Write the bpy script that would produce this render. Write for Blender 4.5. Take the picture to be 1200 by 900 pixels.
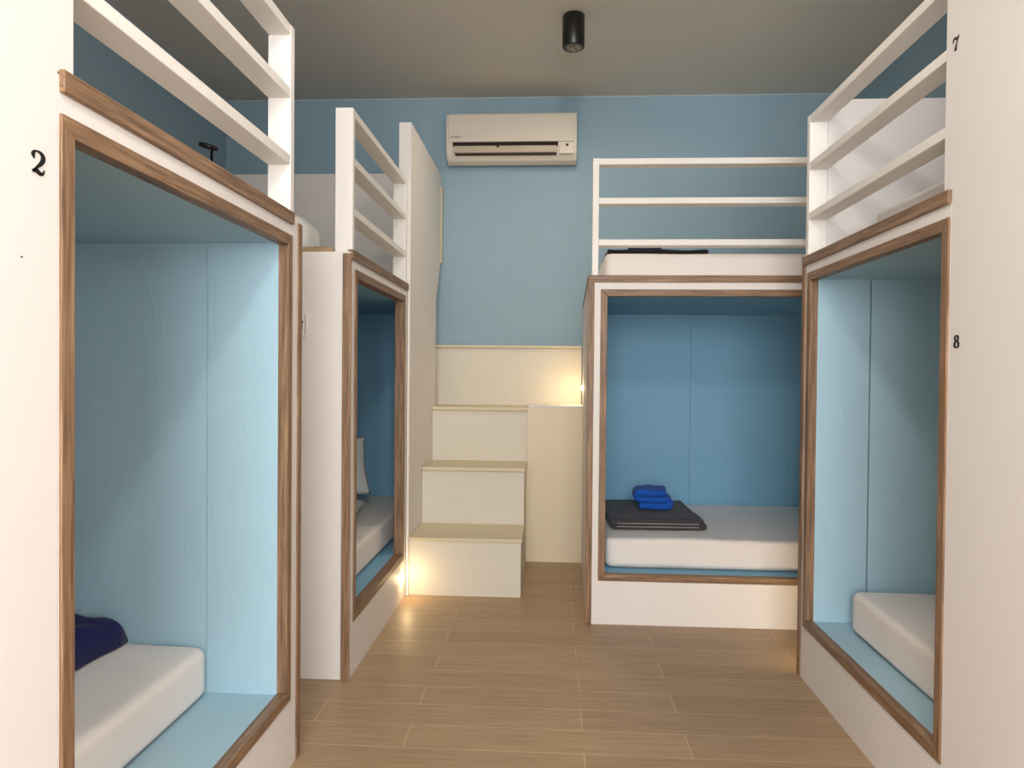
import bpy, bmesh, math, random
from mathutils import Vector, Matrix, noise
random.seed(4)
for o in list(bpy.data.objects): bpy.data.objects.remove(o)
S = bpy.context.scene
C = S.collection
PI = math.pi
# ------------------------------------------------------------------ camera, world, lights, exposure
F = 850.0
cd = bpy.data.cameras.new('camera'); cam = bpy.data.objects.new('camera', cd); C.objects.link(cam)
cd.sensor_fit = 'HORIZONTAL'; cd.sensor_width = 36.0; cd.lens = 36.0*F/1200.0; cd.clip_start = 0.02
cam.location = (0, 0, 1.2)
cam.rotation_mode = 'XYZ'
YAW, PITCH, ROLL = math.atan(48/F), PI/2-math.atan(12/F), 0.009
cam.rotation_euler = (Matrix.Rotation(YAW, 3, 'Z') @ Matrix.Rotation(PITCH, 3, 'X') @ Matrix.Rotation(ROLL, 3, 'Z')).to_euler('XYZ')
S.camera = cam
w = bpy.data.worlds.new('world'); S.world = w; w.use_nodes = True
w.node_tree.nodes['Background'].inputs[0].default_value = (0.75, 0.88, 1.0, 1)
w.node_tree.nodes['Background'].inputs[1].default_value = 1.0
S.view_settings.view_transform = 'Standard'; S.view_settings.look = 'None'
S.view_settings.exposure = 0.40; S.view_settings.gamma = 1.0; S.view_settings.use_curve_mapping = False

def light(name, kind, loc, energy, col, size=0.1, target=None, sy=None, angle=None):
    d = bpy.data.lights.new(name, kind); d.energy = energy; d.color = col
    if kind == 'AREA':
        d.shape = 'RECTANGLE' if sy else 'DISK'; d.size = size
        if sy: d.size_y = sy
    else: d.shadow_soft_size = size
    if kind == 'SPOT': d.spot_size = angle; d.spot_blend = 0.9
    o = bpy.data.objects.new(name, d); C.objects.link(o); o.location = loc
    if target: o.rotation_euler = (Vector(target)-Vector(loc)).to_track_quat('-Z', 'Y').to_euler()
    return o
# soft fill from unseen windows added behind the camera: side, then rear
light('side_fill_light', 'AREA', (1.84, -1.55, 1.55), 54, (0.93, 0.96, 1.0), 1.5, (-0.8, 1.3, 1.0), 1.4)
light('rear_fill_light', 'AREA', (-0.15, -2.35, 1.75), 105, (0.95, 0.97, 1.0), 1.9, (-0.15, 2, 1.45), 1.7)
# downlights on the ceiling line (one over the entrance is the main lamp)
light('entrance_downlight', 'AREA', (0.06, 0.05, 2.88), 13, (1.0, 0.94, 0.88), 0.2, (0.04, 2.6, 0.9))
light('aisle_downlight', 'AREA', (0.09, 3.85, 2.905), 7, (1.0, 0.86, 0.68), 0.09, (0.09, 3.86, 0))

# ------------------------------------------------------------------ materials
def srgb(r, g, b):
    f = lambda c: (c/12.92 if c <= 0.04045 else ((c+0.055)/1.055)**2.4)
    return (f(r/255), f(g/255), f(b/255), 1)
def mat(name, col, rough=0.6, bump=0.0, bscale=60, var=0.0, vscale=4, stretch=(1, 1, 1), spec=0.4, metal=0.0, sheen=0.0):
    m = bpy.data.materials.new(name); m.use_nodes = True
    nt = m.node_tree; b = nt.nodes['Principled BSDF']
    b.inputs['Base Color'].default_value = col; b.inputs['Roughness'].default_value = rough
    b.inputs['Specular IOR Level'].default_value = spec; b.inputs['Metallic'].default_value = metal
    if sheen: b.inputs['Sheen Weight'].default_value = sheen
    tc = nt.nodes.new('ShaderNodeTexCoord'); mp = nt.nodes.new('ShaderNodeMapping'); mp.inputs['Scale'].default_value = stretch
    nt.links.new(tc.outputs['Object'], mp.inputs[0])
    if var:
        n = nt.nodes.new('ShaderNodeTexNoise'); n.inputs['Scale'].default_value = vscale; n.inputs['Detail'].default_value = 4
        nt.links.new(mp.outputs[0], n.inputs['Vector'])
        mx = nt.nodes.new('ShaderNodeMix'); mx.data_type = 'RGBA'
        mx.inputs[6].default_value = tuple(c*(1-var) for c in col[:3])+(1,)
        mx.inputs[7].default_value = tuple(min(1, c*(1+var)) for c in col[:3])+(1,)
        nt.links.new(n.outputs['Fac'], mx.inputs[0]); nt.links.new(mx.outputs[2], b.inputs['Base Color'])
    if bump:
        n = nt.nodes.new('ShaderNodeTexNoise'); n.inputs['Scale'].default_value = bscale; n.inputs['Detail'].default_value = 5
        nt.links.new(mp.outputs[0], n.inputs['Vector'])
        bp = nt.nodes.new('ShaderNodeBump'); bp.inputs['Strength'].default_value = bump; bp.inputs['Distance'].default_value = 0.002
        nt.links.new(n.outputs['Fac'], bp.inputs['Height']); nt.links.new(bp.outputs[0], b.inputs['Normal'])
    return m
def wood(name, axis):
    st = [38, 38, 38]; st[axis] = 1.6
    m = bpy.data.materials.new(name); m.use_nodes = True
    nt = m.node_tree; b = nt.nodes['Principled BSDF']; b.inputs['Roughness'].default_value = 0.5
    tc = nt.nodes.new('ShaderNodeTexCoord'); mp = nt.nodes.new('ShaderNodeMapping'); mp.inputs['Scale'].default_value = st
    nt.links.new(tc.outputs['Object'], mp.inputs[0])
    n = nt.nodes.new('ShaderNodeTexNoise'); n.inputs['Scale'].default_value = 3.2; n.inputs['Detail'].default_value = 7; n.inputs['Roughness'].default_value = 0.65
    nt.links.new(mp.outputs[0], n.inputs['Vector'])
    r = nt.nodes.new('ShaderNodeValToRGB'); e = r.color_ramp.elements
    e[0].position = 0.3; e[0].color = srgb(86, 64, 46); e[1].position = 0.72; e[1].color = srgb(168, 138, 108)
    k = e.new(0.52); k.color = srgb(136, 104, 76)
    nt.links.new(n.outputs['Fac'], r.inputs[0]); nt.links.new(r.outputs[0], b.inputs['Base Color'])
    bp = nt.nodes.new('ShaderNodeBump'); bp.inputs['Strength'].default_value = 0.25; bp.inputs['Distance'].default_value = 0.001
    nt.links.new(n.outputs['Fac'], bp.inputs['Height']); nt.links.new(bp.outputs[0], b.inputs['Normal'])
    return m
WOOD = [wood('brown_laminate_x', 0), wood('brown_laminate_y', 1), wood('brown_laminate_z', 2)]
WHITE = mat('cream_white_paint', srgb(230, 224, 219), 0.55, 0.12, 30, 0.02, 1.5)
RAILW = mat('white_rail_paint', srgb(236, 231, 224), 0.45, 0.08, 30)
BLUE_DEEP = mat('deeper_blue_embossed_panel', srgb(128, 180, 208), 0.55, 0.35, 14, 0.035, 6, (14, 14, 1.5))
BLUE = mat('blue_embossed_panel', srgb(166, 198, 212), 0.55, 0.35, 14, 0.035, 6, (14, 14, 1.5))
BLUEW = mat('blue_wall_paint', srgb(144, 170, 184), 0.6, 0.2, 10, 0.03, 3, (10, 10, 1.2))
BEAD = mat('pale_blue_sealant', srgb(168, 205, 218), 0.5)
CEIL = mat('grey_ceiling_paint', srgb(208, 202, 190), 0.85, 0.05, 20, 0.03, 1.2)
SHEET = mat('white_sheet', srgb(232, 224, 218), 0.85, 0.15, 220, 0.015, 5, sheen=0.2)
PILW = mat('white_pillowcase', srgb(228, 228, 226), 0.85, 0.2, 60)
STEPW = mat('cream_step_board', srgb(216, 209, 193), 0.55, 0.5, 12, 0.05, 8, (3, 3, 12))
CREAMB = mat('warm_cream_board', srgb(230, 216, 188), 0.55, 0.1, 20)
TREAD = mat('pale_tread_board', srgb(212, 199, 168), 0.5, 0.2, 20, 0.06, 10, (1.5, 12, 12))
NAVY = mat('navy_fleece', srgb(15, 15, 72), 0.95, 0.9, 90, 0.3, 30, sheen=0.06)
GREYT = mat('dark_grey_towel', srgb(66, 64, 68), 0.95, 0.9, 260, 0.15, 60, sheen=0.1)
GREYL = mat('pale_towel_hem', srgb(168, 160, 152), 0.9, 0.2, 90)
BLUET = mat('bright_blue_towel', srgb(12, 84, 182), 0.9, 0.8, 200, 0.15, 50, sheen=0.08)
BLACKT = mat('black_blanket_cloth', srgb(22, 22, 30), 0.95, 0.6, 120, sheen=0.3)
BEIGET = mat('brown_beige_cloth', srgb(170, 142, 112), 0.9, 0.6, 80, 0.15, 30)
BLACK = mat('black_metal', srgb(18, 17, 17), 0.4, 0.05, 80, spec=0.5)
INK = mat('black_vinyl', srgb(14, 12, 14), 0.5)
ACW = mat('ivory_plastic', srgb(214, 204, 190), 0.4)
ACD = mat('dark_vent', srgb(36, 24, 20), 0.8)
ACM = mat('beige_louvre', srgb(186, 172, 152), 0.45)
CHROME = mat('lamp_reflector', srgb(150, 145, 138), 0.25, metal=0.8)
GREYP = mat('grey_logo_ink', srgb(96, 92, 90), 0.6)
COVE = mat('pale_cove_line', srgb(176, 190, 196), 0.6)
DARKGAP = mat('dark_backing', srgb(40, 44, 46), 0.9)
def emit(name, col, s):
    m = bpy.data.materials.new(name); m.use_nodes = True; b = m.node_tree.nodes['Principled BSDF']
    b.inputs['Base Color'].default_value = (1, .95, .85, 1)
    b.inputs['Emission Color'].default_value = col; b.inputs['Emission Strength'].default_value = s
    return m
LENS = emit('warm_led_lens', (1.0, 0.78, 0.48, 1), 6)
LAMPON = emit('lit_lamp_lens', (1.0, 0.92, 0.82, 1), 5)
FILLPANE = emit('fill_window_glow', (0.9, 0.95, 1.0, 1), 1.5)  # glow for the panes of the added, unseen windows
def floor_mat():
    m = bpy.data.materials.new('wood_look_floor_tile'); m.use_nodes = True
    nt = m.node_tree; b = nt.nodes['Principled BSDF']; b.inputs['Roughness'].default_value = 0.42; b.inputs['Specular IOR Level'].default_value = 0.45
    tc = nt.nodes.new('ShaderNodeTexCoord')
    br = nt.nodes.new('ShaderNodeTexBrick'); br.offset = 0.37; br.offset_frequency = 2
    br.inputs['Scale'].default_value = 1.0; br.inputs['Brick Width'].default_value = 0.92; br.inputs['Row Height'].default_value = 0.152
    br.inputs['Mortar Size'].default_value = 0.0016; br.inputs['Mortar Smooth'].default_value = 0.3; br.inputs['Bias'].default_value = 0
    br.inputs['Color1'].default_value = srgb(174, 147, 115); br.inputs['Color2'].default_value = srgb(164, 137, 106); br.inputs['Mortar'].default_value = srgb(208, 184, 150)
    mp = nt.nodes.new('ShaderNodeMapping'); mp.inputs['Location'].default_value = (0.47, -0.005, 0)
    nt.links.new(tc.outputs['Object'], mp.inputs[0]); nt.links.new(mp.outputs[0], br.inputs['Vector'])
    mp2 = nt.nodes.new('ShaderNodeMapping'); mp2.inputs['Scale'].default_value = (1.6, 34, 34)
    nt.links.new(tc.outputs['Object'], mp2.inputs[0])
    n = nt.nodes.new('ShaderNodeTexNoise'); n.inputs['Scale'].default_value = 2.4; n.inputs['Detail'].default_value = 7; n.inputs['Roughness'].default_value = 0.6
    nt.links.new(mp2.outputs[0], n.inputs['Vector'])
    r = nt.nodes.new('ShaderNodeValToRGB'); e = r.color_ramp.elements
    e[0].position = 0.3; e[0].color = (0.72, 0.70, 0.68, 1); e[1].position = 0.7; e[1].color = (1.12, 1.12, 1.12, 1)
    nt.links.new(n.outputs['Fac'], r.inputs[0])
    mx = nt.nodes.new('ShaderNodeMix'); mx.data_type = 'RGBA'; mx.blend_type = 'MULTIPLY'; mx.inputs[0].default_value = 0.8
    nt.links.new(br.outputs['Color'], mx.inputs[6]); nt.links.new(r.outputs[0], mx.inputs[7]); nt.links.new(mx.outputs[2], b.inputs['Base Color'])
    bp = nt.nodes.new('ShaderNodeBump'); bp.inputs['Strength'].default_value = 0.15; bp.inputs['Distance'].default_value = 0.002
    nt.links.new(n.outputs['Fac'], bp.inputs['Height']); nt.links.new(bp.outputs[0], b.inputs['Normal'])
    return m
FLOOR = floor_mat()

# ------------------------------------------------------------------ mesh helpers
def box(bm, x0, x1, y0, y1, z0, z1, bev=0.0, seg=2):
    t = bmesh.new()
    bmesh.ops.create_cube(t, size=1)
    x0, x1 = sorted((x0, x1)); y0, y1 = sorted((y0, y1)); z0, z1 = sorted((z0, z1))
    for v in t.verts: v.co = Vector(((x0+x1)/2+v.co.x*(x1-x0), (y0+y1)/2+v.co.y*(y1-y0), (z0+z1)/2+v.co.z*(z1-z0)))
    if bev: bmesh.ops.bevel(t, geom=t.edges[:], offset=bev, segments=seg, profile=0.5, affect='EDGES')
    merge(bm, t)
def merge(bm, t, M=None):
    vm = {}
    for v in t.verts: vm[v] = bm.verts.new(M @ v.co if M else v.co)
    for f in t.faces:
        try: g = bm.faces.new([vm[v] for v in f.verts]); g.smooth = f.smooth
        except ValueError: pass
    t.free()
def poly(bm, pts, d):                      # closed outline (3D points) swept by vector d
    a = [bm.verts.new(p) for p in pts]; b = [bm.verts.new(Vector(p)+Vector(d)) for p in pts]
    bm.faces.new(a[::-1]); bm.faces.new(b); n = len(pts)
    for i in range(n): bm.faces.new((a[i], a[(i+1) % n], b[(i+1) % n], b[i]))
def lathe(bm, prof, M=None, n=40, cap=True):  # profile (r,z)
    t = bmesh.new(); rings = []
    for r, z in prof: rings.append([t.verts.new((r*math.cos(2*PI*k/n), r*math.sin(2*PI*k/n), z)) for k in range(n)])
    for a, b in zip(rings, rings[1:]):
        for k in range(n):
            f = t.faces.new((a[k], a[(k+1) % n], b[(k+1) % n], b[k])); f.smooth = True
    if cap: t.faces.new(rings[0][::-1]); t.faces.new(rings[-1])
    merge(bm, t, M)
def obj(name, bm, m, parent=None, smooth=False):
    bmesh.ops.recalc_face_normals(bm, faces=bm.faces[:])
    me = bpy.data.meshes.new(name); 
    if smooth:
        for f in bm.faces: f.smooth = True
    bm.to_mesh(me); bm.free(); me.materials.append(m)
    o = bpy.data.objects.new(name, me); C.objects.link(o)
    if parent:
        o.parent = parent; o.matrix_parent_inverse = Matrix.Translation(-parent.location)
    return o
def thing(name, label, cat, loc, group=None):
    o = bpy.data.objects.new(name, None); C.objects.link(o); o.location = loc; o.empty_display_size = 0.05
    tag(o, label, cat, group); return o
def tag(o, label, cat, group=None):
    o['label'] = label; o['category'] = cat
    if group: o['group'] = group
    return o
def struct(name, bm, m):
    o = obj(name, bm, m); o['kind'] = 'structure'; return o
def B(*a, **k):
    bm = bmesh.new(); box(bm, *a, **k); return bm

# ------------------------------------------------------------------ the room
LX, RX = -0.785, 1.0            # aisle faces of the left and right bunks
WL, WR, YB, YR, ZC = -2.30, 1.93, 4.98, -2.5, 3.09
struct('floor', B(WL-.1, WR+.1, YR-.1, YB+.1, -0.1, 0), FLOOR)
struct('ceiling', B(WL-.1, WR+.1, YR-.1, YB+.1, ZC, ZC+.1), CEIL)
struct('wall_back', B(WL-.1, WR+.1, YB, YB+.1, 0, ZC), BLUEW)
struct('wall_side_left', B(WL-.1, WL, YR, YB, 0, ZC), BLUEW)
bm = bmesh.new()
box(bm, WR, WR+.1, -.75, YB, 0, ZC); box(bm, WR, WR+.1, YR, -2.35, 0, ZC); box(bm, WR, WR+.1, -2.35, -.75, 0, .8); box(bm, WR, WR+.1, -2.35, -.75, 2.3, ZC)
struct('wall_side_right', bm, BLUEW)
bm = bmesh.new()
for y in (-2.35, -1.57, -.79): box(bm, WR+.02, WR+.09, y, y+.04, .8, 2.3)
for z in (.8, 2.26): box(bm, WR+.02, WR+.09, -2.35, -.75, z, z+.04)
struct('fill_window_2', bm, RAILW)  # unseen side window, added for cool fill from the right rear
wp = obj('fill_window_pane', B(WR+.07, WR+.08, -2.32, -.78, .83, 2.27), FILLPANE); wp['kind'] = 'structure'
bm = bmesh.new()
box(bm, WL, -1.15, YR-.1, YR, 0, ZC); box(bm, 0.85, WR, YR-.1, YR, 0, ZC); box(bm, -1.15, .85, YR-.1, YR, 0, .85); box(bm, -1.15, .85, YR-.1, YR, 2.6, ZC)
struct('wall_rear', bm, WHITE)
bm = bmesh.new()
for x in (-1.15, -.17, .81): box(bm, x, x+.04, YR-.09, YR-.02, .85, 2.6)
for z in (.85, 2.56): box(bm, -1.15, .85, YR-.09, YR-.02, z, z+.04)
struct('fill_window_1', bm, RAILW)  # unseen rear window, added to go with the soft fill light
wp = obj('fill_window_pane', B(-1.12, .82, YR-.08, YR-.07, .88, 2.57), FILLPANE); wp['kind'] = 'structure'
struct('trim_1', B(WL, WR, YB-.006, YB, ZC-.008, ZC), COVE)
struct('trim_2', B(WL, WL+.006, YR, YB-.006, ZC-.008, ZC), COVE)
# white partitions that flank the entrance and carry the numbers
bm = bmesh.new()
box(bm, LX-.022, LX, YR, 1.108, 0, 1.672); box(bm, LX-.06, LX, YR, 1.146, 1.672, ZC)
wl = struct('wall_left', bm, WHITE)
bm = bmesh.new(); lathe(bm, [(.0016, .0002), (.0014, .0008), (.0003, .001)], Matrix.Translation((LX, 1.0305, 1.366)) @ Matrix.Rotation(PI/2, 4, 'Y') @ Matrix.Diagonal((1, 1.5, 1, 1)), 12)
obj('scuff_mark', bm, GREYP, wl)
bm = bmesh.new()
box(bm, RX, RX+.022, -.55, 1.895, 0, 1.672); box(bm, RX, RX+.06, -.55, 1.932, 1.672, ZC)
struct('wall_right', bm, WHITE)

# ------------------------------------------------------------------ built-in bunk units
FZ0, FZ1, FW = 0.21, 1.607, 0.033
IZ0, IZ1 = FZ0+FW, FZ1-FW
TOP = 1.670
def mapper(side):
    # (u along the opening, v into the bunk, z) -> world
    if side == 'L': return lambda u, v: (LX-v, u)
    if side == 'R': return lambda u, v: (RX+v, u)
    return lambda u, v: (u, 3.49+v)
AX = {'L': 1, 'R': 1, 'F': 0}
def pod(side, label, loc, u0, u1, D, f0, f1, i0, i1, DI, fd, seams, post_u, rail_u, facestart=None, group=None, BL=None):
    BL = BL or BLUE
    P = mapper(side)
    def bx(bm, ua, ub, va, vb, za, zb, **k):
        a = P(ua, va); b = P(ub, vb); box(bm, a[0], b[0], a[1], b[1], za, zb, **k)
    t = thing('bunk_bed', label, 'bunk bed', loc, group)
    fs = u0 if facestart is None else facestart
    bm = bmesh.new(); T = .02
    bx(bm, fs, f0+.004, 0, T, 0, TOP-.003); bx(bm, f1-.004, u1, 0, T, 0, TOP-.003)
    bx(bm, f0+.004, f1-.004, 0, T, 0, FZ0+.004); bx(bm, f0+.004, f1-.004, 0, T, FZ1-.004, TOP-.003)
    e0 = .024 if facestart is not None else T
    bx(bm, u0, u0+.02, e0, D, 0, TOP-.003); bx(bm, u1-.02, u1, T, D, 0, TOP-.003)
    bx(bm, u0+.02, u1-.02, e0, D, 1.625, TOP-.003)
    bx(bm, u0+.02, u1-.02, D-.02, D, 0, 1.625)
    obj('shell', bm, WHITE, t)
    # blue lining: floor, ceiling, back, two ends (seams are real gaps before a dark backing)
    bm = bmesh.new(); g = .026
    bx(bm, i0-.012, i1+.012, g, DI+.012, IZ0-.02, IZ0-.003)
    bx(bm, i0-.012, i1+.012, g, DI+.012, IZ1+.003, IZ1+.02)
    ends, backs = seams
    def split(a, b, cuts, w):
        xs = []; p = a
        for c in cuts: xs.append((p, c-w/2)); p = c+w/2
        xs.append((p, b)); return xs
    for a, b in split(g, DI, ends, .005 if side == 'R' else .0015):
        bx(bm, i1, i1+.012, a, b, IZ0-.003, IZ1+.003); bx(bm, i0-.012, i0, a, b, IZ0-.003, IZ1+.003)
    for a, b in split(i0, i1, backs, .0015): bx(bm, a, b, DI, DI+.012, IZ0-.003, IZ1+.003)
    obj('lining', bm, BL, t)
    bm = bmesh.new()
    bx(bm, i1+.013, i1+.016, g, DI, IZ0, IZ1); bx(bm, i0, i1, DI+.013, DI+.016, IZ0, IZ1)
    obj('backing_board', bm, DARKGAP, t)
    bm = bmesh.new(); c = .004
    bx(bm, i1-c, i1, g, DI, IZ1+.003-c, IZ1+.003); bx(bm, i0, i1, DI-c, DI, IZ1+.003-c, IZ1+.003)
    obj('sealant_bead', bm, BEAD, t)
    # mitred brown frame
    q = -.005
    def bar(pts, ax):
        bm = bmesh.new(); a = P(0, q); b = P(0, fd); d = (b[0]-a[0], b[1]-a[1], 0)
        poly(bm, [(*P(u, q), z) for u, z in pts], d); 
        bmesh.ops.bevel(bm, geom=bm.edges[:], offset=.0015, segments=1, affect='EDGES')
        obj('frame_board', bm, WOOD[ax], t)
    e = .0006
    bar([(f0, FZ1), (f1, FZ1), (f1-FW, IZ1+e), (f0+FW, IZ1+e)], AX[side])
    bar([(f0, FZ0), (f1, FZ0), (f1-FW, IZ0-e), (f0+FW, IZ0-e)], AX[side])
    bar([(f0, FZ0+e), (f0, FZ1-e), (f0+FW-e, IZ1), (f0+FW-e, IZ0)], 2)
    bar([(f1, FZ0+e), (f1, FZ1-e), (f1-FW+e, IZ1), (f1-FW+e, IZ0)], 2)
    # rail posts and rails
    a, b = rail_u
    for u in post_u:
        bm = bmesh.new(); bx(bm, u, u+.03, .002, .072, TOP, 2.232, bev=.002); obj('post', bm, RAILW, t)
    for z in (2.202, 2.015, 1.817):
        bm = bmesh.new(); bx(bm, a, b, .003, .071, z, z+.029, bev=.002); obj('rail', bm, RAILW, t)
    return t, bx, P
def strip(t, bx, ax, *a):
    bm = bmesh.new(); bx(bm, *a, bev=.0015, seg=1); obj('edge_trim', bm, WOOD[ax], t)
# near left
t, bx, P = pod('L', 'near left built-in bunk unit, white with brown frame and blue interior, beside number 2', (-1.5, 1.2, 0),
    .2, 2.212, 1.51, 1.112, 2.133, .25, 2.10, 1.25, .028, ([.24, 1.2], [1.2]), [2.13], (1.148, 2.13), facestart=1.110)
strip(t, bx, 1, 1.112, 2.138, -.009, .012, 1.64, 1.676)
strip(t, bx, 2, 2.186, 2.216, -.005, .004, 0, 1.655)
POD12 = t
# middle left
t, bx, P = pod('L', 'middle left bunk unit by the stairs, white end panel towards the camera, white rails above', (-1.5, 3.8, 0),
    2.772, 4.72, 1.51, 2.825, 3.80, 2.86, 4.685, 1.25, .045, ([.6], [3.8]), [2.80, 3.825], (2.83, 3.825), BL=BLUE_DEEP)
strip(t, bx, 1, 2.773, 3.856, -.009, .012, 1.64, 1.676)
strip(t, bx, 2, 2.764, 2.771, -.004, .03, 0, 1.66)
POD34 = t
# near right
t, bx, P = pod('R', 'near right built-in bunk unit, white with brown frame and blue interior, beside number 8', (1.45, 1.9, 0),
    .9, 2.972, .93, 1.90, 2.922, .95, 2.89, .90, .028, ([.228], [1.9]), [2.935], (1.934, 2.935), facestart=1.897)
strip(t, bx, 1, 1.897, 2.975, -.009, .012, 1.64, 1.676)
strip(t, bx, 2, 2.948, 2.978, -.006, .004, 0, 1.64)
bm = bmesh.new(); box(bm, RX+.073, WR, 2.937, 2.962, TOP, 2.293, bev=.002); obj('end_panel', bm, WHITE, t)
POD78 = t
# far right, facing the camera
t, bx, P = pod('F', 'far right bunk unit facing the camera, long rails above a wide brown framed opening', (1.0, 4.2, 0),
    .167, WR, 1.485, .224, 1.87, .257, 1.837, 1.13, .03, ([.6], [.863, 1.471]), [.181], (.211, WR), BL=BLUE_DEEP)
strip(t, bx, 0, .165, WR, -.008, .012, 1.64, 1.674)
strip(t, bx, 2, .164, .194, -.008, .012, 0, 1.64)
bm = bmesh.new(); box(bm, .163, .18, 3.505, 4.975, 1.652, 1.673, bev=.001, seg=1); obj('edge_trim', bm, WOOD[1], t)
POD56 = t
for ch in t.children:                        # the side of this unit toes in slightly towards the ledge
    if ch.name.split('.')[0] in ('shell', 'edge_trim'):
        for v in ch.data.vertices:
            if v.co.x < .19 and v.co.y > 4.6: v.co.x += .034

# ------------------------------------------------------------------ stairs
t = thing('staircase', 'cream boxed staircase rising to the blue back wall between the bunks', 'stairs', (-.45, 4.4, 0))
X0, X1 = -.768, -.163
def nb(name, m, *a, **k): return obj(name, B(*a, **k), m, t)
nb('riser', STEPW, X0, X1, 3.87, 4.25, 0, .292)
nb('riser', STEPW, X0, X1, 4.25, 4.60, 0, .622)
nb('riser', STEPW, X0, X1, 4.60, 4.62, 0, .962)
nb('side_panel', CREAMB, X1, .192, 4.622, 4.64, 0, .985)
nb('riser', STEPW, -1.25, .192, 4.93, 4.975, .985, 1.372)
nb('tread', TREAD, X0, X1+.006, 3.858, 4.25, .294, .314, bev=.003)
nb('tread', TREAD, X0, X1+.006, 4.238, 4.60, .624, .646, bev=.003)
nb('tread', TREAD, X0, X1+.006, 4.588, 4.93, .964, .986, bev=.003)
nb('landing_floor', TREAD, -1.25, X0, 4.73, 4.93, .964, .986)
nb('tread', WHITE, X1+.008, .192, 4.622, 4.93, .986, .998)
nb('tread', TREAD, -1.25, .192, 4.912, 4.975, 1.374, 1.392, bev=.003)
# the panel that closes the stairs towards the middle bunk
t = thing('partition_panel', 'tall cream partition panel beside the stairs, rising above the middle left bunk', 'partition', (-.8, 4.4, 0))
bm = bmesh.new()
poly(bm, [(-.782, 3.862, 0), (-.782, 4.72, 0), (-.782, 4.72, 1.674), (-.782, 3.862, 1.674)], (.012, 0, 0))
poly(bm, [(-.835, 3.862, 1.674), (-.835, 4.72, 1.674), (-.835, 4.90, 1.95), (-.835, 4.90, 2.54), (-.835, 3.862, 2.54)], (.065, 0, 0))
obj('board', bm, WHITE, t)
obj('end_strip', B(-.832, -.764, 4.903, 4.972, 1.95, 2.47, bev=.003), TREAD, t)
# end wall board above the far end of the middle left bunk
tag(obj('end_board', B(WL+.003, -.838, 4.86, 4.895, 1.40, 2.545, bev=.003), WHITE), 'wide pale grey-white board closing the far end of the middle left upper bunk', 'board')

# ------------------------------------------------------------------ mattresses and bedding
def soft_box(x0, x1, y0, y1, z0, z1, r=.035, nz=.004, seed=0, n=40, rc=None):
    """rounded box on an even grid: r rounds the top and bottom rims, rc the upright corners"""
    rc = rc or r*1.7; t = bmesh.new(); bmesh.ops.create_cube(t, size=2)
    bmesh.ops.subdivide_edges(t, edges=t.edges[:], cuts=n, use_grid_fill=True)
    hx, hy, hz = (x1-x0)/2, (y1-y0)/2, (z1-z0)/2; c = Vector(((x0+x1)/2, (y0+y1)/2, (z0+z1)/2))
    warp = lambda a: a*(1.5-.5*a*a)                      # more vertices near the rims
    for v in t.verts:
        p = Vector((warp(v.co.x)*hx, warp(v.co.y)*hy, warp(v.co.z)*hz))
        q = Vector((max(-hx+rc, min(hx-rc, p.x)), max(-hy+rc, min(hy-rc, p.y)), 0)); d = Vector((p.x-q.x, p.y-q.y, 0))
        if d.length > 1e-6: 
            k = max(abs(d.x), abs(d.y)); d = d.normalized()*k
        if r < hz*1.0:
            iz = max(-hz+r, min(hz-r, p.z)); dz = p.z-iz; m = max(0, d.length-(rc-r)); l = math.hypot(dz, m)
            if l > 1e-6 and dz != 0:
                k = max(abs(dz), m)/l; 
                if d.length > 1e-6: d = d.normalized()*(d.length-m+m*k)
                dz *= k
            p = Vector((q.x+d.x, q.y+d.y, iz+dz))
        v.co = p+c
    for v in t.verts:
        m = noise.noise(v.co*2.2+Vector((seed, 0, 0)))+.35*noise.noise(v.co*7+Vector((0, seed, 0)))
        v.co += Vector((m*.5, m*.5, m))*nz
        v.co.z = max(z0, v.co.z)
    for f in t.faces: f.smooth = True
    return t
def mattress(label, loc, *a, seed=0):
    t = thing('mattress', label, 'mattress', loc)
    x0, x1, y0, y1, z0, z1 = a
    obj('fitted_sheet', soft_box(x0, x1, y0, y1, z0+.004, z1, .026, .004, seed), SHEET, t)
    bm = soft_box(x0+.012, x1-.012, y0+.012, y1-.012, z0, z0+.03, .008, .001, seed, 6, .04)
    obj('base_cover', bm, GREYL, t)
    return t
FLZ = IZ0-.003
mattress('white sheeted mattress in the near left lower bunk under the navy blanket', (-1.5, 1.2, FLZ), -2.0, -1.008, .27, 2.088, FLZ+.0015, .39, seed=1)
mattress('white sheeted mattress in the middle left lower bunk, under a propped pillow', (-1.4, 3.8, FLZ), -2.0, -.90, 2.88, 4.67, FLZ+.0015, .395, seed=2)
mattress('white sheeted mattress in the near right lower bunk, bare and empty', (1.4, 1.9, FLZ), 1.122, 1.87, .97, 2.79, FLZ+.0015, .395, seed=3)
mattress('white sheeted mattress in the far right lower bunk under the folded towels', (1.0, 4.1, FLZ), .268, 1.82, 3.60, 4.60, FLZ+.0015, .392, seed=4)
mattress('white mattress on the near left upper bunk, seen edge-on above the brown strip', (-1.5, 1.2, TOP), -2.2, -1.0, .3, 2.10, TOP+.001, 1.80, seed=5)
mattress('white mattress on the middle left upper bunk behind the white rails', (-1.4, 3.8, TOP), -2.2, -1.15, 3.16, 4.70, TOP+.001, 1.80, seed=6)
mattress('white mattress on the near right upper bunk behind white rails, beside number 7', (1.5, 1.9, TOP), 1.14, 1.9, .97, 2.68, TOP+.001, 1.79, seed=7)
mattress('white mattress on the far right upper bunk under a black blanket', (1.0, 4.1, TOP), .25, 1.9, 3.61, 4.60, TOP+.001, 1.80, seed=8)

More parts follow.
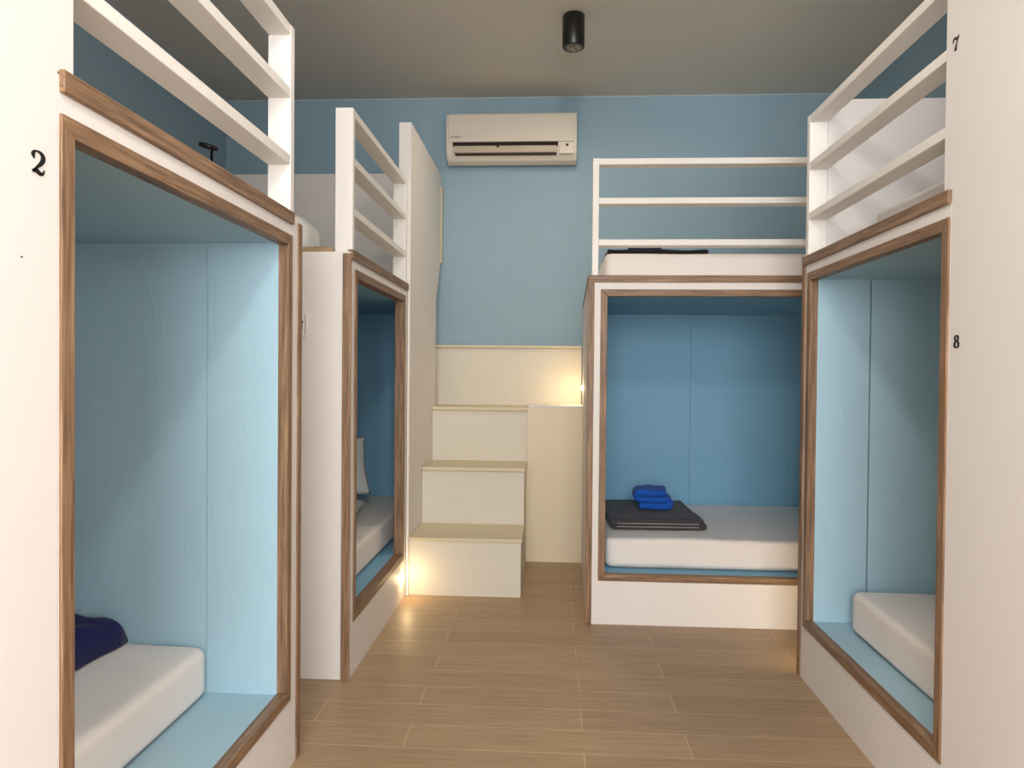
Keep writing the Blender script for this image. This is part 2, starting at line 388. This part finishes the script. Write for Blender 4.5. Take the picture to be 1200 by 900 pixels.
def folded(name, label, cat, loc, w, d, layers, th, m, rz=0, seed=0, hem=None, taper=0.0, shift=0.0, rough=.004, group=None):
    """folded cloth: layers joined by rounded fold noses along the +x / -x ends"""
    t = thing(name, label, cat, loc, group)
    n = 10; pts = []
    L = []; z = th/2
    for k in range(layers):                                  # serpentine centre line in x,z
        xs = [(-w/2+w*i/14) for i in range(15)]
        if k % 2: xs = xs[::-1]
        for x in xs: L.append((x*(1-taper*k/max(1, layers)), z))
        if k < layers-1:
            sx = 1 if k % 2 == 0 else -1
            for a in (-.25, 0, .25): L.append((sx*(w/2+th*.45*math.cos(a*PI)), z+th*(.5+.5*math.sin(a*PI*2)/1.0*.6)))
            z += th*1.04
    bm = bmesh.new(); ny = 14; R = []
    P = [Vector((x, 0, z)) for x, z in L]; h = th*.46
    up = []; dn = []
    for i, p in enumerate(P):
        a = P[max(0, i-1)]; b = P[min(len(P)-1, i+1)]; tg = (b-a).normalized(); nn = Vector((-tg.z, 0, tg.x))
        up.append(p+nn*h); dn.append(p-nn*h)
    loop = up+dn[::-1]
    for j in range(ny+1):
        y = -d/2+d*j/ny; s = 1.0 if 0 < j < ny else .985
        ring = []
        for i, p in enumerate(loop):
            q = Vector((p.x*s, y+shift*p.z, p.z))
            nv = noise.noise(Vector((q.x*9, q.y*9, q.z*30+seed)))+.6*noise.noise(Vector((q.x*25, q.y*25, q.z*20+seed)))
            q += Vector((nv*rough*.8, nv*rough, nv*rough)); q.z = max(.0005, q.z); ring.append(bm.verts.new(q))
        R.append(ring)
    m_ = len(loop)
    for a, b in zip(R, R[1:]):
        for i in range(m_): bm.faces.new((a[i], a[(i+1) % m_], b[(i+1) % m_], b[i]))
    nL = len(up)
    for ring in (R[0], R[-1]):
        for i in range(nL-1):
            bm.faces.new((ring[i], ring[i+1], ring[m_-2-i], ring[m_-1-i]))
    M = Matrix.Translation(loc) @ Matrix.Rotation(rz, 4, 'Z')
    bm.transform(M)
    obj('cloth', bm, m, t, smooth=True)
    if hem:
        hm, zs = hem; b2 = bmesh.new()
        for zz in zs: box(b2, -w*.46, w*.44, -d/2-.004, -d/2+.004, zz, zz+.004, bev=.0015)
        b2.transform(M); o = obj('hem', b2, hm, t); o['label'] = 'pale hem'
    return t
folded('folded_towel', 'dark grey folded bath towel lying on the far right lower mattress', 'towel', (.545, 4.08, .3975), .47, .60, 3, .017, GREYT, 0.03, 3, hem=(GREYL, (.014, .031)), rough=.005)
folded('folded_towel', 'small bright blue folded towel sitting on top of the dark grey towel', 'towel', (.563, 4.10, .458), .155, .17, 3, .036, BLUET, -0.06, 9, taper=.12, rough=.006)
folded('folded_blanket', 'thin black blanket folded flat on the far right upper mattress', 'blanket', (.52, 3.95, 1.807), .50, .42, 2, .016, BLACKT, 0, 5, rough=.008)
folded('folded_blanket', 'small navy folded cloth on the black blanket behind the lowest long rail', 'cloth', (.47, 3.90, 1.846), .17, .2, 1, .016, NAVY, 0, 6, rough=.003)
# crumpled navy blanket, near left lower bunk
def blanket(loc, w, d, h, seed, tz=.18, rz=-.12):
    bm = bmesh.new(); nx, ny = 60, 48; G = []
    for j in range(ny+1):
        row = []
        for i in range(nx+1):
            u, v = i/nx*2-1, j/ny*2-1
            e = max(0, 1-abs(u)**7)*max(0, 1-abs(v)**7)
            edge = e**.3
            rid = .5+.5*math.sin(v*9+u*2.2+1.2*noise.noise(Vector((u*1.6, v*1.6, seed))))
            hh = h*edge*(.62+.22*rid+.30*noise.noise(Vector((u*1.5, v*2.2, seed)))+.12*noise.noise(Vector((u*5, v*6, seed+3)))-tz*u)
            wx = w/2*(1+.06*noise.noise(Vector((v*2, seed, 0)))); wy = d/2*(1+.08*noise.noise(Vector((u*2, seed, 4))))
            row.append(bm.verts.new((u*wx+.05*v*w/2, v*wy, max(.001, hh))))
        G.append(row)
    for j in range(ny):
        for i in range(nx): bm.faces.new((G[j][i], G[j][i+1], G[j+1][i+1], G[j+1][i]))
    edge = G[0]+[r[-1] for r in G[1:]]+G[-1][::-1][1:]+[r[0] for r in G[::-1]][1:-1]
    bm.faces.new(edge[::-1])
    bm.transform(Matrix.Translation(loc) @ Matrix.Rotation(rz, 4, 'Z'))
    return bm
o = obj('crumpled_blanket', blanket((-1.555, 1.86, .3955), .58, .43, .125, 2.0, .02, 0), NAVY, smooth=True)
tag(o, 'crumpled navy blue fleece blanket on the near left lower mattress', 'blanket')
o = obj('crumpled_cloth', blanket((-.93, 2.835, TOP), .13, .09, .028, 5.0, 0, .1), BEIGET, smooth=True)
tag(o, 'brownish beige crumpled cloth scrap beside the middle left rail post', 'cloth')
o = obj('pillow', soft_box(-1.42, -1.0, 2.84, 3.12, TOP+.001, 1.838, .06, .012, 4, 30, .09), PILW)
tag(o, 'plump white pillow at the near end of the middle left upper bunk', 'pillow')
# pillows
def pillow(name, label, w, d, h, M, seed, crease=.01):
    bm = bmesh.new(); n = 26; tops = []; bots = []
    for j in range(n+1):
        a = []; b = []
        for i in range(n+1):
            u, v = i/n*2-1, j/n*2-1
            k = (max(0, 1-u*u)*max(0, 1-v*v))**.42
            px = w/2*u*(1-.10*(1-abs(u))*0-.07*(1-v*v)*abs(u)); py = d/2*v*(1-.07*(1-u*u)*abs(v))
            nz = noise.noise(Vector((u*3, v*3, seed)))*crease*k
            z = h/2*k+nz; a.append((px, py, z)); b.append((px, py, -h/2*k+nz*.5))
        tops.append(a); bots.append(b)
    T = [[bm.verts.new(p) for p in r] for r in tops]
    Bv = [[T[j][i] if (i in (0, n) or j in (0, n)) else bm.verts.new(bots[j][i]) for i in range(n+1)] for j in range(n+1)]
    for j in range(n):
        for i in range(n):
            bm.faces.new((T[j][i], T[j][i+1], T[j+1][i+1], T[j+1][i]))
            try: bm.faces.new((Bv[j][i], Bv[j+1][i], Bv[j+1][i+1], Bv[j][i+1]))
            except ValueError: pass
    bm.transform(M)
    return tag(obj(name, bm, PILW, smooth=True), label, 'pillow')
pillow('pillow', 'white pillow propped upright in the middle left lower bunk', .50, .36, .12,
       Matrix.Translation((-1.36, 4.30, .612)) @ Matrix.Rotation(.18, 4, 'Z') @ Matrix.Rotation(1.25, 4, 'X') @ Matrix.Rotation(.12, 4, 'Z'), 3, .02)
pillow('pillow', 'white pillow lying flat in front of the propped pillow, middle left lower bunk', .42, .30, .10,
       Matrix.Translation((-1.26, 3.96, .450)) @ Matrix.Rotation(.1, 4, 'Z'), 8)

# ------------------------------------------------------------------ air conditioner
t = thing('air_conditioner', 'ivory wall-mounted split air conditioner high on the blue back wall', 'air conditioner', (-.29, YB, 2.6))
ax0, ax1, az0, az1 = -.722, .140, 2.605, 2.93
bm = bmesh.new()
prof = [(4.978, az0+.02), (4.978, az1), (4.83, az1), (4.805, az1-.012), (4.80, az1-.03), (4.80, az0+.16), (4.805, az0+.10), (4.82, az0+.05), (4.85, az0+.015), (4.90, az0)]
poly(bm, [(ax0, y, z) for y, z in prof], (ax1-ax0, 0, 0))
bmesh.ops.bevel(bm, geom=[e for e in bm.edges], offset=.004, segments=2, affect='EDGES')
obj('housing', bm, ACW, t)
obj('front_panel', B(ax0+.012, ax1-.012, 4.792, 4.802, az0+.125, az1-.02, bev=.004), ACW, t)
obj('air_outlet', B(ax0+.045, ax1-.122, 4.788, 4.81, az0+.095, az0+.121), ACD, t)
obj('louvre', B(ax0+.052, ax1-.128, 4.783, 4.808, az0+.052, az0+.097, bev=.004), ACM, t)
obj('louvre_edge', B(ax0+.06, ax1-.13, 4.796, 4.812, az0+.040, az0+.047), ACD, t)
bm = bmesh.new(); box(bm, ax1-.112, ax1-.02, 4.792, 4.806, az0+.045, az0+.118, bev=.003); obj('receiver_panel', bm, ACW, t)
bm = bmesh.new(); lathe(bm, [(.009, 0), (.009, .004)], Matrix.Translation((ax1-.062, 4.794, az0+.100)) @ Matrix.Rotation(PI/2, 4, 'X'), 20); obj('sensor', bm, INK, t)
bm = bmesh.new(); box(bm, ax0+.335, ax0+.352, 4.78, 4.79, az0+.085, az0+.098, bev=.002); obj('louvre_tab', bm, ACD, t)
def text_bm(s, size, M, ext=.0008):
    cu = bpy.data.curves.new('tmp_text', 'FONT'); cu.body = s; cu.size = size; cu.extrude = ext; cu.align_x = 'CENTER'; cu.align_y = 'CENTER'
    o = bpy.data.objects.new('tmp_text', cu); C.objects.link(o)
    bpy.context.view_layer.update()
    me = bpy.data.meshes.new_from_object(o.evaluated_get(bpy.context.evaluated_depsgraph_get()))
    bm = bmesh.new(); bm.from_mesh(me); bm.transform(M)
    bpy.data.objects.remove(o); bpy.data.curves.remove(cu); bpy.data.meshes.remove(me)
    return bm
obj('logo', text_bm('DAIKIN', .021, Matrix.Translation((ax0+.065, 4.791, az0+.158)) @ Matrix.Rotation(PI/2, 4, 'X')), GREYP, t)

# ------------------------------------------------------------------ ceiling lamps
def downlight(label, x, y, lens, inr):
    t = thing('ceiling_lamp', label, 'ceiling lamp', (x, y, ZC), None)
    M = Matrix.Translation((x, y, 0))
    bm = bmesh.new(); r = .058
    lathe(bm, [(r-.003, ZC-.0005), (r, ZC-.004), (r, ZC-.166), (r-.003, ZC-.17), (r-.008, ZC-.17), (r-.008, ZC-.145), (.001, ZC-.145)], M, 40, False); obj('housing', bm, BLACK, t)
    bm = bmesh.new(); lathe(bm, [(r-.0085, ZC-.168), (r-.014, ZC-.160), (r-.026, ZC-.148), (.026, ZC-.1465)], M, 40, False); obj('reflector', bm, inr, t)
    bm = bmesh.new(); lathe(bm, [(.001, ZC-.15), (.02, ZC-.151), (.026, ZC-.148)], M, 30, False); obj('lens', bm, lens, t)
downlight('black cylindrical ceiling spotlight above the aisle, before the air conditioner', .09, 3.86, CHROME, CHROME)
downlight('lit black cylindrical ceiling spotlight over the entrance', .06, -.10, LAMPON, CHROME)

# ------------------------------------------------------------------ warm step lights
def step_light(label, pos, nrm, power, r=.02):
    p = Vector(pos); n = Vector(nrm)
    t = thing('step_light', label, 'step light', p, None)
    M = Matrix.Translation(p) @ n.to_track_quat('Z', 'Y').to_matrix().to_4x4()
    bm = bmesh.new(); lathe(bm, [(r, .0005), (r, .004), (r-.003, .006), (r-.006, .005), (r-.006, .001)], M, 32, False); obj('bezel', bm, RAILW, t)
    bm = bmesh.new(); lathe(bm, [(r-.006, .001), (r-.008, .008), (r*.45, .012), (.0015, .013)], M, 32, False); o = obj('lens', bm, LENS, t); o['label'] = 'glowing warm lens'
    d = p+n*.03
    l = light('step_glow', 'POINT', d, power, (1.0, .72, .36), .02); l.parent = t; l.matrix_parent_inverse = Matrix.Translation(-p)
step_light('glowing warm round step light low on the middle left bunk, beside the lowest stair', (LX, 3.77, .115), (1, 0, 0), .5)
step_light('glowing warm round step light on the side of the far right bunk, above the ledge', (.1965, 4.76, 1.11), (-1, 0, 0), .8)
step_light('warm step light low on the far end of the near right bunk', (1.20, 2.972, .16), (0, 1, 0), 1.2)

# ------------------------------------------------------------------ switch plate on the middle left end panel
t = thing('wall_switch', 'small white switch plate with a dark arrow on the middle left end panel', 'switch', (-.975, 2.77, 1.385))
obj('plate', B(-1.02, -.955, 2.764, 2.772, 1.335, 1.435, bev=.002), RAILW, t)
bm = bmesh.new(); poly(bm, [(-.968, 2.7635, 1.39), (-.975, 2.7635, 1.41), (-.982, 2.7635, 1.39), (-.978, 2.7635, 1.39), (-.978, 2.7635, 1.365), (-.972, 2.7635, 1.365), (-.972, 2.7635, 1.39)], (0, .001, 0)); obj('arrow', bm, INK, t)
obj('switch_gap', B(-.961, -.9595, 2.763, 2.765, 1.345, 1.425), INK, t)

# ------------------------------------------------------------------ black reading lamp behind the near left upper bunk
t = thing('reading_lamp', 'small black reading lamp with a round disc head, behind the near left brown strip', 'lamp', (-1.545, 3.2, 1.81))
M = Matrix.Translation((-1.545, 3.2, 0))
bm = bmesh.new(); lathe(bm, [(.05, 1.813), (.05, 1.822), (.012, 1.828), (.006, 1.84), (.006, 2.195)], M, 24); obj('stand', bm, BLACK, t)
bm = bmesh.new(); lathe(bm, [(.028, -.012), (.042, -.008), (.042, .006), (.034, .010), (.030, .004)], Matrix.Translation((-1.56, 3.2, 2.212)) @ Matrix.Rotation(.12, 4, 'X') @ Matrix.Rotation(.25, 4, 'Y'), 30); obj('lamp_head', bm, BLACK, t)

# ------------------------------------------------------------------ painted numbers
def catmull(P, n=10):
    out = []
    Q = [P[0]]+P+[P[-1]]
    for i in range(1, len(Q)-2):
        p0, p1, p2, p3 = Q[i-1], Q[i], Q[i+1], Q[i+2]
        for k in range(n):
            s = k/n
            out.append(tuple(.5*((2*b)+(-a+c)*s+(2*a-5*b+4*c-d)*s*s+(-a+3*b-3*c+d)*s**3) for a, b, c, d in zip(p0, p1, p2, p3)))
    out.append(P[-1]); return out
def digit(strokes, place):
    bm = bmesh.new()
    for st in strokes:
        L = catmull(st); lf = []; rt = []
        for i, (x, y, wd) in enumerate(L):
            a = L[max(0, i-1)]; b = L[min(len(L)-1, i+1)]; dx, dy = b[0]-a[0], b[1]-a[1]; l = math.hypot(dx, dy) or 1
            nx, ny = -dy/l*wd/2, dx/l*wd/2
            lf.append((x+nx, y+ny)); rt.append((x-nx, y-ny))
        for i in range(len(L)-1):
            q = [lf[i], lf[i+1], rt[i+1], rt[i]]
            A = [bm.verts.new(place(x, y, .0015)) for x, y in q]; Bq = [bm.verts.new(place(x, y, -.0002)) for x, y in q]
            bm.faces.new(A)
            for k in range(4): bm.faces.new((A[k], A[(k+1) % 4], Bq[(k+1) % 4], Bq[k]))
    return bm
TWO = [[(.12, .72, .10), (.06, .80, .16), (.14, .93, .12), (.34, .99, .08), (.58, .92, .18), (.66, .74, .24), (.54, .52, .18), (.26, .26, .10), (.06, .06, .08)],
       [(.04, .08, .12), (.26, .14, .20), (.48, .06, .18), (.66, .10, .10), (.72, .26, .05)], [(.08, .73, .2), (.16, .73, .2)]]
SEVEN = [[(.06, .68, .05), (.10, .86, .10), (.24, .93, .20), (.46, .85, .20), (.62, .90, .10), (.70, .97, .05)], [(.68, .95, .06), (.52, .66, .08), (.40, .40, .14), (.34, .18, .22), (.34, .02, .22)]]
def ring(cx, cy, rx, ry, wv, wh):
    return [(cx+rx*math.cos(a*PI/6), cy+ry*math.sin(a*PI/6), wh+(wv-wh)*abs(math.cos(a*PI/6))) for a in range(13)]
EIGHT = [ring(.36, .75, .20, .20, .17, .07), ring(.36, .27, .25, .24, .20, .07)]
Hd = .035
bmD = digit(TWO, lambda x, y, o: (LX+o, 1.064+(x-.36)*Hd*1.05, 1.514+(y-.5)*Hd))
tag(obj('number_sign', bmD, INK), 'black serif number 2 on the white wall left of the near left bunk', 'number')
bmD = digit(SEVEN, lambda x, y, o: (RX-o, 1.888-(x-.36)*Hd*1.2, 2.036+(y-.5)*Hd))
tag(obj('number_sign', bmD, INK), 'black number 7 high on the white right wall, by the upper rails', 'number')
bmD = digit(EIGHT, lambda x, y, o: (RX-o, 1.862-(x-.36)*Hd*1.05, 1.290+(y-.5)*Hd*.95))
tag(obj('number_sign', bmD, INK), 'black number 8 on the white right wall, beside the lower opening', 'number')
